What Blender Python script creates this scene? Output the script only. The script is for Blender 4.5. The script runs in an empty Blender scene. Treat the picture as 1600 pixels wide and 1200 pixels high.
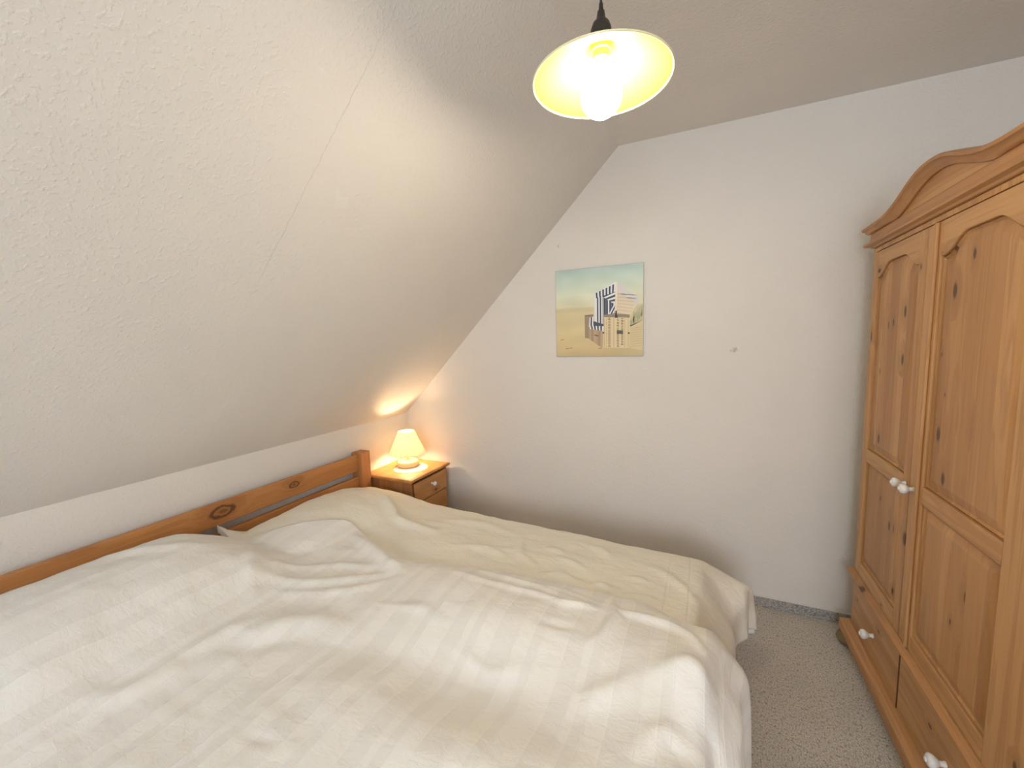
import bpy, bmesh, math, random
import numpy as np
from mathutils import Matrix, Vector, noise as mnoise

random.seed(4)
S = bpy.context.scene
COL = S.collection

# ------------------------------------------------------------------ camera
cam_d = bpy.data.cameras.new('camera')
cam_d.sensor_width = 36.0
cam_d.lens = 14.4167
cam_d.clip_start = 0.02
cam = bpy.data.objects.new('camera', cam_d)
COL.objects.link(cam)
cam.matrix_world = Matrix(((0.9064, -0.0198, 0.4220, 0.0),
                           (0.4217, 0.1054, -0.9006, 0.0),
                           (-0.0267, 0.9942, 0.1039, 1.40),
                           (0, 0, 0, 1)))
S.camera = cam

# ------------------------------------------------------------------ world, exposure
S.view_settings.view_transform = 'Standard'
S.view_settings.look = 'None'
S.view_settings.gamma = 1.0
S.view_settings.use_curve_mapping = False
S.view_settings.exposure = 0.16
world = bpy.data.worlds.new('daylight')
S.world = world
world.use_nodes = True
bg = world.node_tree.nodes['Background']
bg.inputs['Color'].default_value = (0.84, 0.91, 1.0, 1)
bg.inputs['Strength'].default_value = 12.6
PENDANT_STRENGTH = 100.0
BEDSIDE_STRENGTH = 560.0

# ------------------------------------------------------------------ room dimensions (metres)
XL, XR, YF, YB = -1.951, 1.25, -2.30, 2.341
ZK, ZC, XC = 0.902, 2.419, -0.434

# ------------------------------------------------------------------ node helpers
class NT:
    def __init__(self, name):
        self.m = bpy.data.materials.new(name)
        self.m.use_nodes = True
        self.t = self.m.node_tree
        self.b = self.t.nodes['Principled BSDF']
        self.out = self.t.nodes['Material Output']
    def n(self, kind, **kw):
        nd = self.t.nodes.new(kind)
        for k, v in kw.items():
            setattr(nd, k, v)
        return nd
    def put(self, sock, v):
        if isinstance(v, bpy.types.NodeSocket):
            self.t.links.new(v, sock)
        elif v is not None:
            sock.default_value = v
    def math(self, op, a, b=None, c=None, clamp=False):
        nd = self.n('ShaderNodeMath', operation=op, use_clamp=clamp)
        self.put(nd.inputs[0], a)
        if b is not None: self.put(nd.inputs[1], b)
        if c is not None: self.put(nd.inputs[2], c)
        return nd.outputs[0]
    def vmath(self, op, a, b=None):
        nd = self.n('ShaderNodeVectorMath', operation=op)
        self.put(nd.inputs[0], a)
        if b is not None: self.put(nd.inputs[1], b)
        return nd.outputs['Value'] if op in ('LENGTH', 'DOT_PRODUCT', 'DISTANCE') else nd.outputs['Vector']
    def mix(self, f, a, b, blend='MIX'):
        nd = self.n('ShaderNodeMix', data_type='RGBA', blend_type=blend)
        self.put(nd.inputs[0], f)
        self.put(nd.inputs[6], a if isinstance(a, bpy.types.NodeSocket) else (*a, 1))
        self.put(nd.inputs[7], b if isinstance(b, bpy.types.NodeSocket) else (*b, 1))
        return nd.outputs[2]
    def smooth(self, v, lo, hi, a=0.0, b=1.0):
        nd = self.n('ShaderNodeMapRange', interpolation_type='SMOOTHSTEP')
        self.put(nd.inputs[0], v)
        nd.inputs[1].default_value = lo; nd.inputs[2].default_value = hi
        nd.inputs[3].default_value = a; nd.inputs[4].default_value = b
        return nd.outputs[0]
    def noise(self, vec, scale, detail=2.0, rough=0.5, dist=0.0):
        nd = self.n('ShaderNodeTexNoise')
        self.put(nd.inputs['Vector'], vec)
        nd.inputs['Scale'].default_value = scale
        nd.inputs['Detail'].default_value = detail
        nd.inputs['Roughness'].default_value = rough
        nd.inputs['Distortion'].default_value = dist
        return nd.outputs['Fac']
    def obj(self):
        return self.n('ShaderNodeTexCoord').outputs['Object']
    def bump(self, h, strength, dist):
        nd = self.n('ShaderNodeBump')
        nd.inputs['Strength'].default_value = strength
        nd.inputs['Distance'].default_value = dist
        self.put(nd.inputs['Height'], h)
        self.t.links.new(nd.outputs[0], self.b.inputs['Normal'])
    def base(self, c, rough=0.5, spec=0.5):
        self.put(self.b.inputs['Base Color'], c if isinstance(c, bpy.types.NodeSocket) else (*c, 1))
        self.put(self.b.inputs['Roughness'], rough)
        self.b.inputs['Specular IOR Level'].default_value = spec

def plain(name, c, rough=0.5, spec=0.5, grain=0.0):
    k = NT(name)
    if grain:
        nz = k.noise(k.obj(), 90.0, 3.0)
        k.base(k.mix(nz, tuple(v * (1 - grain) for v in c), tuple(min(1, v * (1 + grain)) for v in c)), rough, spec)
    else:
        k.base(c, rough, spec)
    return k.m

def pine(name, axis, light=(0.62, 0.355, 0.158), dark=(0.37, 0.172, 0.062), stave=None, knots=0.6, spots=(), kscale=1.0, depth=0):
    """axis: grain direction; stave: (axis, width) of glued staves; spots: hand-placed knots (object-space point, radius)."""
    k = NT(name)
    o = k.obj()
    rnd = k.n('ShaderNodeObjectInfo').outputs['Random']
    offs = k.vmath('SCALE', (7.3, 4.1, 9.7), None)
    k.put(offs.node.inputs['Scale'], rnd)
    p = k.vmath('ADD', o, offs)
    tint = None
    if stave:
        sep = k.n('ShaderNodeSeparateXYZ'); k.put(sep.inputs[0], p)
        idx = k.math('FLOOR', k.math('DIVIDE', sep.outputs[stave[0]], stave[1]))
        wn = k.n('ShaderNodeTexWhiteNoise', noise_dimensions='1D')
        k.put(wn.inputs['W'], idx)
        tint = wn.outputs['Value']
        sh = k.vmath('SCALE', (0.7, 0.9, 3.1), None)
        k.put(sh.node.inputs['Scale'], k.math('MULTIPLY', idx, 1.37))
        p = k.vmath('ADD', p, sh)
    across, along = 1.0, 0.055
    sc = [across] * 3; sc[axis] = along
    g = k.vmath('MULTIPLY', p, tuple(sc))
    vor = k.n('ShaderNodeTexVoronoi', feature='F1', voronoi_dimensions='2D')
    sk = k.n('ShaderNodeSeparateXYZ'); k.put(sk.inputs[0], p)
    cb = k.n('ShaderNodeCombineXYZ')
    k.put(cb.inputs[0], k.math('MULTIPLY', sk.outputs[axis], 4.6 / kscale))
    k.put(cb.inputs[1], k.math('MULTIPLY', sk.outputs[3 - axis - depth], 9.5 / kscale))
    k.put(vor.inputs['Vector'], cb.outputs[0])
    vor.inputs['Scale'].default_value = 1.0
    kd = vor.outputs['Distance']
    sepc = k.n('ShaderNodeSeparateColor'); k.put(sepc.inputs[0], vor.outputs['Color'])
    on = k.math('LESS_THAN', sepc.outputs[0], knots)
    size = k.math('MULTIPLY_ADD', sepc.outputs[1], 0.085, 0.030)
    kn = k.math('MULTIPLY', on, k.smooth(k.math('DIVIDE', kd, size), 0.55, 1.25, 1.0, 0.0))
    halo = k.math('MULTIPLY', on, k.smooth(k.math('DIVIDE', kd, size), 1.0, 4.5, 1.0, 0.0))
    for (c, r) in spots:
        df = k.vmath('SUBTRACT', o, c)
        ss = [1.0 / r] * 3; ss[axis] = 0.55 / r
        dd = k.vmath('LENGTH', k.vmath('MULTIPLY', df, tuple(ss)))
        dd = k.math('ADD', dd, k.math('MULTIPLY', k.math('SUBTRACT', k.noise(o, 45, 2), 0.5), 0.7))
        ring = k.smooth(k.math('ABSOLUTE', k.math('SUBTRACT', dd, 0.95)), 0.05, 0.42, 1.0, 0.0)
        core = k.smooth(dd, 0.2, 0.7, 0.75, 0.0)
        kn = k.math('MAXIMUM', kn, k.math('MAXIMUM', ring, core))
        halo = k.math('MAXIMUM', halo, k.smooth(dd, 0.9, 4.0, 1.0, 0.0))
    warp = k.math('MULTIPLY', halo, 0.028)
    wv = k.n('ShaderNodeCombineXYZ')
    for i in range(3):
        if i != axis: k.put(wv.inputs[i], warp)
    g = k.vmath('ADD', g, wv.outputs[0])
    coarse = k.noise(g, 15.0, 3.0, 0.5, 0.6)
    fine = k.noise(g, 110.0, 3.0, 0.6)
    wave = k.n('ShaderNodeMath', operation='SINE')
    k.put(wave.inputs[0], k.math('MULTIPLY', coarse, 42.0))
    rings = k.smooth(wave.outputs[0], 0.1, 1.0)
    mid = tuple((a + b) / 2 for a, b in zip(light, dark))
    col = k.mix(k.smooth(coarse, 0.3, 0.72), light, mid)
    col = k.mix(k.math('MULTIPLY', rings, 0.33), col, dark)
    col = k.mix(k.math('MULTIPLY', k.smooth(fine, 0.45, 0.8), 0.25), col, dark)
    if tint is not None:
        col = k.mix(k.math('MULTIPLY', tint, 0.52), col, tuple(v * 0.82 for v in dark), 'MIX')
    col = k.mix(k.math('MULTIPLY', halo, 0.35), col, tuple(v * 0.75 for v in dark))
    col = k.mix(k.math('MULTIPLY', kn, 0.85), col, (0.075, 0.03, 0.012))
    k.base(col, 0.42, 0.35)
    k.bump(k.math('MULTIPLY', fine, 1.0), 0.12, 0.002)
    return k.m

# ------------------------------------------------------------------ mesh helpers
def mesh_obj(name, verts, faces, mat, parent=None, smooth=False, bevel=0.0, segs=2, org=None):
    me = bpy.data.meshes.new(name)
    org = Vector(org) if org is not None else (Vector(parent['_org']) if parent is not None and '_org' in parent else Vector((0, 0, 0)))
    me.from_pydata([tuple(Vector(v) - org) for v in verts], [], [tuple(f) for f in faces])
    bm = bmesh.new(); bm.from_mesh(me)
    bmesh.ops.recalc_face_normals(bm, faces=bm.faces)
    if bevel:
        es = [e for e in bm.edges if len(e.link_faces) == 2 and e.calc_face_angle(0) > 0.5]
        bmesh.ops.bevel(bm, geom=es, offset=bevel, segments=segs, profile=0.5, affect='EDGES', clamp_overlap=True)
    bm.to_mesh(me); bm.free()
    if smooth:
        me.shade_smooth()
        me.set_sharp_from_angle(angle=math.radians(40))
    if mat: me.materials.append(mat)
    o = bpy.data.objects.new(name, me)
    COL.objects.link(o)
    if parent is not None:
        o.parent = parent
        o['_org'] = list(org)
    else:
        o.location = org
    return o

def thing(name, label, cat, loc, group=None):
    o = bpy.data.objects.new(name, None)
    o.empty_display_size = 0.05
    COL.objects.link(o)
    o.location = loc
    o['_org'] = list(loc)
    o['label'] = label; o['category'] = cat
    if group: o['group'] = group
    return o

def tag(o, label, cat, group=None):
    o['label'] = label; o['category'] = cat
    if group: o['group'] = group
    return o

def struct(o):
    o['kind'] = 'structure'
    return o

class Geo:
    def __init__(self): self.v, self.f = [], []
    def add(self, v, f):
        n = len(self.v); self.v += list(v); self.f += [tuple(i + n for i in q) for q in f]
        return self
    def box(self, x0, x1, y0, y1, z0, z1):
        v = [(x, y, z) for z in (z0, z1) for y in (y0, y1) for x in (x0, x1)]
        return self.add(v, [(0, 2, 3, 1), (4, 5, 7, 6), (0, 1, 5, 4), (2, 6, 7, 3), (0, 4, 6, 2), (1, 3, 7, 5)])
    def lathe(self, prof, c, n=32, axis='z', close=False, rmod=None):
        """prof: (radius, height) pairs round axis through c."""
        v, f = [], []
        m = len(prof)
        for i in range(n):
            a = 2 * math.pi * i / n
            for (r, h) in prof:
                if rmod: r = r * rmod(a)
                p = (r * math.cos(a), r * math.sin(a), h)
                if axis == 'x': p = (p[2], p[0], p[1])
                v.append((c[0] + p[0], c[1] + p[1], c[2] + p[2]))
        for i in range(n):
            j = (i + 1) % n
            for q in range(m if close else m - 1):
                w = (q + 1) % m
                f.append((i * m + q, j * m + q, j * m + w, i * m + w))
        if not close:
            if prof[0][0] > 1e-6: f.append(tuple(i * m for i in range(n)))
            if prof[-1][0] > 1e-6: f.append(tuple(i * m + m - 1 for i in range(n)))
        return self.add(v, f)
    def prism(self, poly, fn0, fn1):
        """poly: 2-D outline; fn0 and fn1 place it at the two ends."""
        n = len(poly)
        v = [fn0(p) for p in poly] + [fn1(p) for p in poly]
        f = [tuple(range(n)), tuple(range(2 * n - 1, n - 1, -1))]
        f += [(i, (i + 1) % n, n + (i + 1) % n, n + i) for i in range(n)]
        return self.add(v, f)
    def strip(self, lo, hi, back):
        """Solid between two equal-length polylines (front), extruded by 'back' offset."""
        n = len(lo)
        v = list(lo) + list(hi)
        v += [tuple(Vector(p) + Vector(back)) for p in lo] + [tuple(Vector(p) + Vector(back)) for p in hi]
        f = []
        for i in range(n - 1):
            f.append((i, i + 1, n + i + 1, n + i))
            f.append((2 * n + i, 3 * n + i, 3 * n + i + 1, 2 * n + i + 1))
            f.append((i, 2 * n + i, 2 * n + i + 1, i + 1))
            f.append((n + i, n + i + 1, 3 * n + i + 1, 3 * n + i))
        f.append((0, n, 3 * n, 2 * n)); f.append((n - 1, 3 * n - 1, 4 * n - 1, 2 * n - 1))
        return self.add(v, f)
    def obj(self, name, mat, parent=None, **kw):
        return mesh_obj(name, self.v, self.f, mat, parent, **kw)

# ------------------------------------------------------------------ materials
def wall_mat(name, crack=False, marks=()):
    k = NT(name)
    o = k.obj()
    big = k.noise(o, 1.6, 3.0, 0.55)
    col = k.mix(k.smooth(big, 0.3, 0.7), (0.80, 0.765, 0.715), (0.835, 0.80, 0.75))
    chips = k.noise(o, 95.0, 2.0, 0.5)
    lumps = k.noise(o, 26.0, 3.0, 0.6)
    h = k.math('ADD', k.math('MULTIPLY', k.smooth(chips, 0.48, 0.72), 1.0), k.math('MULTIPLY', lumps, 0.9))
    if crack:
        sp = k.n('ShaderNodeSeparateXYZ'); k.put(sp.inputs[0], o)
        wob = k.math('MULTIPLY', k.math('SUBTRACT', k.noise(o, 22.0, 4.0, 0.7), 0.5), 0.016)
        d = k.math('ABSOLUTE', k.math('ADD', k.math('SUBTRACT', sp.outputs[1], 0.8446), wob))
        line = k.smooth(d, 0.0003, 0.0015, 1.0, 0.0)
        zr = k.math('MULTIPLY', k.smooth(sp.outputs[2], 1.45, 1.72), k.smooth(sp.outputs[2], 2.06, 2.16, 1.0, 0.35))
        line = k.math('MULTIPLY', line, zr)
        col = k.mix(k.math('MULTIPLY', line, 0.30), col, (0.38, 0.36, 0.34))
        h = k.math('SUBTRACT', h, k.math('MULTIPLY', line, 0.5))
        filler = k.noise(o, 5.5, 4.0, 0.6)
        patch = k.math('MULTIPLY', k.smooth(filler, 0.66, 0.72), k.smooth(k.math('ABSOLUTE', k.math('SUBTRACT', sp.outputs[1], 0.95)), 0.25, 0.4, 1.0, 0.0))
        col = k.mix(k.math('MULTIPLY', patch, 0.4), col, (0.88, 0.86, 0.83))
    for (c, r, s) in marks:
        dd = k.vmath('LENGTH', k.vmath('SUBTRACT', o, c))
        dd = k.math('ADD', dd, k.math('MULTIPLY', k.math('SUBTRACT', k.noise(o, 70.0, 3.0), 0.5), r * 3.0))
        col = k.mix(k.smooth(dd, r * 0.3, r, s, 0.0), col, (0.35, 0.32, 0.29))
    k.base(col, 0.85, 0.2)
    k.bump(h, 0.30, 0.0030)
    return k.m

M = {}
M['wall'] = wall_mat('woodchip_wall_paint')
M['wall_marked'] = wall_mat('woodchip_wall_paint_marked', marks=(((0.141, 2.341, 1.3257), 0.016, 0.55), ((-0.778, 2.341, 1.94), 0.011, 0.4)))
M['slope'] = wall_mat('woodchip_slope_paint', crack=True)

k = NT('speckled_carpet')
o = k.obj()
st = k.vmath('MULTIPLY', o, (1.0, 0.55, 1.0))
n1 = k.noise(st, 250.0, 4.0, 0.8); n2 = k.noise(st, 135.0, 2.0, 0.6); n3 = k.noise(o, 3.0, 2.0)
c = k.mix(k.smooth(n1, 0.36, 0.62), (0.42, 0.385, 0.345), (0.82, 0.77, 0.69))
c = k.mix(k.math('MULTIPLY', k.smooth(n2, 0.56, 0.66), 0.6), c, (0.18, 0.16, 0.14))
c = k.mix(k.math('MULTIPLY', k.smooth(n3, 0.35, 0.7), 0.18), c, (0.36, 0.31, 0.26))
k.base(c, 0.95, 0.1)
k.bump(n1, 0.7, 0.004)
M['carpet'] = k.m

k = NT('grey_carpet_skirting')
o = k.obj()
n1 = k.noise(o, 170.0, 2.0, 0.6); n2 = k.noise(o, 80.0, 3.0, 0.65)
c = k.mix(k.smooth(n1, 0.36, 0.62), (0.27, 0.26, 0.25), (0.52, 0.49, 0.46))
c = k.mix(k.math('MULTIPLY', k.smooth(n2, 0.55, 0.68), 0.7), c, (0.11, 0.10, 0.10))
k.base(c, 0.95, 0.1); k.bump(n1, 0.5, 0.003)
M['skirting'] = k.m

M['white_paint'] = plain('white_window_paint', (0.82, 0.82, 0.80), 0.4)
k = NT('window_glass')
tr = k.n('ShaderNodeBsdfTransparent'); gl = k.n('ShaderNodeBsdfGlossy'); gl.inputs['Roughness'].default_value = 0.02
mx = k.n('ShaderNodeMixShader'); mx.inputs[0].default_value = 0.06
k.t.links.new(tr.outputs[0], mx.inputs[1]); k.t.links.new(gl.outputs[0], mx.inputs[2]); k.t.links.new(mx.outputs[0], k.out.inputs[0])
M['glass'] = k.m

M['pine_panel'] = pine('pine_staves_upright', 2, stave=(1, 0.075), knots=0.60)
M['pine_up'] = pine('pine_upright', 2, knots=0.3)
M['pine_across'] = pine('pine_across', 1, knots=0.35)
M['pine_moulding'] = pine('pine_moulding', 1, light=(0.57, 0.305, 0.128), dark=(0.36, 0.165, 0.060), knots=0.15)
M['pine_small'] = pine('pine_nightstand', 1, light=(0.66, 0.33, 0.12), dark=(0.42, 0.18, 0.06), knots=0.3, kscale=0.7)
M['pine_small_up'] = pine('pine_nightstand_side', 2, light=(0.60, 0.28, 0.11), dark=(0.36, 0.145, 0.05), stave=(0, 0.06), knots=0.25, kscale=0.7, depth=1)
M['pine_bed'] = pine('pine_bed', 1, light=(0.56, 0.26, 0.09), dark=(0.36, 0.14, 0.045), knots=0.25)
M['pine_bed_up'] = pine('pine_bed_post', 2, light=(0.56, 0.26, 0.10), dark=(0.38, 0.15, 0.055), knots=0.2)
M['porcelain'] = plain('white_porcelain', (0.86, 0.85, 0.82), 0.12, 0.6)
M['black_plastic'] = plain('brown_black_plastic', (0.035, 0.028, 0.024), 0.4)
M['enamel'] = plain('cream_enamel', (0.80, 0.66, 0.075), 0.35)
M['enamel_rim'] = plain('cream_enamel_rim', (0.95, 0.87, 0.50), 0.3)
M['brass'] = plain('lamp_holder_ceramic', (0.52, 0.36, 0.13), 0.4)
M['foot'] = plain('dark_bun_foot_wood', (0.20, 0.13, 0.06), 0.5, grain=0.3)
M['shadow_gap'] = plain('painted_gap_shadow', (0.16, 0.075, 0.03), 0.7)  # dark colour standing in for the shade in the drawer gap

def emitter(name, color, strength):
    k = NT(name)
    e = k.n('ShaderNodeEmission'); e.inputs['Color'].default_value = (*color, 1); e.inputs['Strength'].default_value = strength
    k.t.links.new(e.outputs[0], k.out.inputs[0])
    return k.m
M['bulb'] = emitter('lit_globe_bulb', (1.0, 0.84, 0.62), PENDANT_STRENGTH)
M['small_bulb'] = emitter('lit_candle_bulb', (1.0, 0.68, 0.37), BEDSIDE_STRENGTH)

k = NT('pleated_shade_fabric')
di = k.n('ShaderNodeBsdfDiffuse'); di.inputs['Color'].default_value = (0.92, 0.88, 0.74, 1)
tl = k.n('ShaderNodeBsdfTranslucent'); tl.inputs['Color'].default_value = (0.93, 0.90, 0.76, 1)
mx = k.n('ShaderNodeMixShader'); mx.inputs[0].default_value = 0.36
k.t.links.new(di.outputs[0], mx.inputs[1]); k.t.links.new(tl.outputs[0], mx.inputs[2]); k.t.links.new(mx.outputs[0], k.out.inputs[0])
M['shade'] = k.m
M['lamp_base'] = plain('pale_turned_lamp_wood', (0.72, 0.50, 0.30), 0.5, grain=0.08)
M['doily'] = plain('crocheted_doily_cotton', (0.86, 0.80, 0.68), 0.9, 0.1, grain=0.12)

def fabric(name, col, stripes=False, rough=0.75):
    k = NT(name)
    uv = k.n('ShaderNodeUVMap').outputs[0]
    sp = k.n('ShaderNodeSeparateXYZ'); k.put(sp.inputs[0], uv)
    o = k.obj()
    weave = k.noise(o, 420.0, 2.0)
    fine = k.noise(k.vmath('MULTIPLY', o, (1.0, 1.6, 1.0)), 26.0, 4.0, 0.6, 0.5)
    c = k.mix(weave, tuple(v * 0.97 for v in col), tuple(min(1, v * 1.02) for v in col))
    r = rough
    if stripes:
        # damask bands: satin and matt stripes of uneven width, running across the bed, with fine stitched edges
        x = sp.outputs[0]
        ph = k.math('FRACT', k.math('DIVIDE', x, 0.345))
        band = None
        line = None
        for a, b in ((0.06, 0.20), (0.26, 0.34), (0.47, 0.66), (0.78, 0.86)):
            s = k.math('MULTIPLY', k.smooth(ph, a, a + 0.006), k.smooth(ph, b, b + 0.006, 1.0, 0.0))
            band = s if band is None else k.math('ADD', band, s)
            for e in (a, b):
                l = k.smooth(k.math('ABSOLUTE', k.math('SUBTRACT', ph, e)), 0.003, 0.011, 1.0, 0.0)
                line = l if line is None else k.math('ADD', line, l)
        c = k.mix(k.math('MULTIPLY', band, 0.9), c, tuple(v * 0.945 for v in col))
        c = k.mix(k.math('MULTIPLY', line, 0.4), c, (0.93, 0.92, 0.90))
        r = k.math('MULTIPLY_ADD', band, -0.25, rough)
        hh = k.math('ADD', k.math('MULTIPLY', fine, 0.8), k.math('ADD', k.math('MULTIPLY', band, 0.12), k.math('MULTIPLY', line, 0.12)))
    else:
        hh = fine
        for e in (-0.105, -0.030):        # stitched hem near the foot end
            l = k.smooth(k.math('ABSOLUTE', k.math('SUBTRACT', sp.outputs[0], e)), 0.0015, 0.006, 1.0, 0.0)
            hh = k.math('SUBTRACT', hh, k.math('MULTIPLY', l, 0.35))
    k.base(c, r, 0.25)
    k.b.inputs['Sheen Weight'].default_value = 0.08
    k.bump(hh, 0.40 if stripes else 0.5, 0.009)
    return k.m
M['duvet_white'] = fabric('white_striped_damask', (0.915, 0.90, 0.86), True, 0.7)
M['duvet_cream'] = fabric('cream_satin', (0.905, 0.865, 0.755), False, 0.6)
M['sheet'] = plain('cream_bed_sheet', (0.80, 0.74, 0.62), 0.85, 0.2, grain=0.03)
M['pillow'] = plain('white_pillow_cotton', (0.84, 0.81, 0.75), 0.8, 0.2, grain=0.02)

# ------------------------------------------------------------------ room shell
T = 0.12
struct(Geo().box(XL - T, XR + T, YF - T, YB + T, -0.1, 0.0).obj('floor', M['carpet']))
prof = [(XL, 0.0), (XR, 0.0), (XR, ZC), (XC, ZC), (XL, ZK)]
struct(Geo().prism(prof, lambda p: (p[0], YB, p[1]), lambda p: (p[0], YB + T, p[1])).obj('wall_back', M['wall_marked']))
struct(Geo().box(XL - T, XL, YF - T, YB + T, 0.0, ZK).obj('wall_left', M['wall']))
struct(Geo().prism([(XL, ZK), (XC, ZC), (XC, ZC + T), (XL - T, ZC + T), (XL - T, ZK)],
                   lambda p: (p[0], YF - T, p[1]), lambda p: (p[0], YB + T, p[1])).obj('wall_slope', M['slope']))
struct(Geo().box(XC, XR + T, YF - T, YB + T, ZC, ZC + T).obj('ceiling', M['wall']))
struct(Geo().box(XR, XR + T, YF - T, YB + T, 0.0, ZC).obj('wall_right', M['wall']))
# wall behind the photographer, with the window the daylight comes through
WX0, WX1, WZ0, WZ1 = -0.25, 1.10, 0.90, 2.15
g = Geo()
ext = lambda poly: g.prism(poly, lambda p: (p[0], YF - T, p[1]), lambda p: (p[0], YF, p[1]))
ext([(XL, 0.0), (WX0, 0.0), (WX0, ZC), (XC, ZC), (XL, ZK)])
ext([(WX1, 0.0), (XR, 0.0), (XR, ZC), (WX1, ZC)])
ext([(WX0, 0.0), (WX1, 0.0), (WX1, WZ0), (WX0, WZ0)])
ext([(WX0, WZ1), (WX1, WZ1), (WX1, ZC), (WX0, ZC)])
struct(g.obj('wall_front', M['wall']))
g = Geo()
for (a, b, c, d) in ((WX0, WX0 + 0.05, WZ0, WZ1), (WX1 - 0.05, WX1, WZ0, WZ1), (WX0 + 0.05, WX1 - 0.05, WZ0, WZ0 + 0.05),
                     (WX0 + 0.05, WX1 - 0.05, WZ1 - 0.05, WZ1), (0.405, 0.445, WZ0 + 0.05, WZ1 - 0.05)):
    g.box(a, b, YF - 0.08, YF - 0.03, c, d)
w1 = struct(g.obj('window_1', M['white_paint'], bevel=0.004))
for a, b in ((WX0 + 0.05, 0.405), (0.445, WX1 - 0.05)):
    Geo().box(a, b, YF - 0.058, YF - 0.052, WZ0 + 0.05, WZ1 - 0.05).obj('pane', M['glass'], w1)
pl = bpy.data.lights.new('window_portal', 'AREA')
pl.shape = 'RECTANGLE'; pl.size = WX1 - WX0; pl.size_y = WZ1 - WZ0
pl.cycles.is_portal = True
po = bpy.data.objects.new('window_portal', pl); COL.objects.link(po)
po.location = ((WX0 + WX1) / 2, YF - T, (WZ0 + WZ1) / 2); po.rotation_euler = (math.radians(90), 0, 0)

def skirt(name, x0, x1, y0, y1):
    struct(Geo().box(x0, x1, y0, y1, 0.0, 0.052).obj(name, M['skirting'], bevel=0.002))
skirt('baseboard_back', XL, XR, YB - 0.010, YB)
skirt('baseboard_right', XR - 0.010, XR, YF, YB - 0.010)
skirt('baseboard_left', XL, XL + 0.010, YF, YB - 0.010)
struct(Geo().box(XL + 0.01, XR - 0.01, YB - 0.007, YB, 0.052, 0.058).obj('trim_1', M['wall'], bevel=0.001))

# ------------------------------------------------------------------ wardrobe
XF = 0.62                       # face of the doors
WYL, WYR, WYC = 2.19, 1.08, 1.685
XBK = 1.20
wr = thing('wardrobe', 'tall honey-coloured pine wardrobe with arched cornice and white knobs', 'wardrobe', (0.9, 1.67, 0.0))

def ring(g, prof, closed_top=True):
    """Moulding running round the left side, front and right side: prof = (projection, z) from bottom to top."""
    n = len(prof)
    v = []
    for (o_, z) in prof:
        v += [(XBK, WYL + o_, z), (XF - o_, WYL + o_, z), (XF - o_, WYR - o_, z), (XBK, WYR - o_, z)]
    f = []
    for i in range(n - 1):
        for j in range(3):
            f.append((i * 4 + j, i * 4 + j + 1, i * 4 + 4 + j + 1, i * 4 + 4 + j))
        f.append((i * 4 + 3, i * 4, i * 4 + 4, i * 4 + 7))
    f.append((3, 2, 1, 0)); f.append(tuple((n - 1) * 4 + j for j in range(4)))
    return g.add(v, f)

# carcass: sides, back, shelf boards, front frame behind the doors
g = Geo()
g.box(XF + 0.024, XBK, WYL - 0.022, WYL, 0.10, 1.735)
g.box(XF + 0.024, XBK, WYR, WYR + 0.022, 0.10, 1.735)
g.box(XBK - 0.012, XBK, WYR + 0.022, WYL - 0.022, 0.10, 1.735)
g.box(XF + 0.024, XBK - 0.012, WYR + 0.022, WYL - 0.022, 0.345, 0.365)
g.box(XF + 0.024, XBK - 0.012, WYR + 0.022, WYL - 0.022, 1.715, 1.735)
g.obj('carcass', M['pine_up'], wr, bevel=0.002)
g = Geo()
g.box(XF + 0.004, XF + 0.024, WYL - 0.028, WYL, 0.10, 1.735)
g.box(XF + 0.004, XF + 0.024, WYR, WYR + 0.035, 0.10, 1.735)
g.box(XF + 0.004, XF + 0.024, WYR + 0.035, WYL - 0.028, 1.718, 1.735)
g.obj('front_frame', M['pine_up'], wr, bevel=0.002)

def arch(y, ya, yb, zlow, rise):
    t = (y - (ya + yb) / 2) / (abs(yb - ya) / 2)
    s = max(0.0, min(1.0, (0.94 - abs(t)) / 0.62))
    return zlow + rise * (s * s * (3 - 2 * s))

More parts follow.
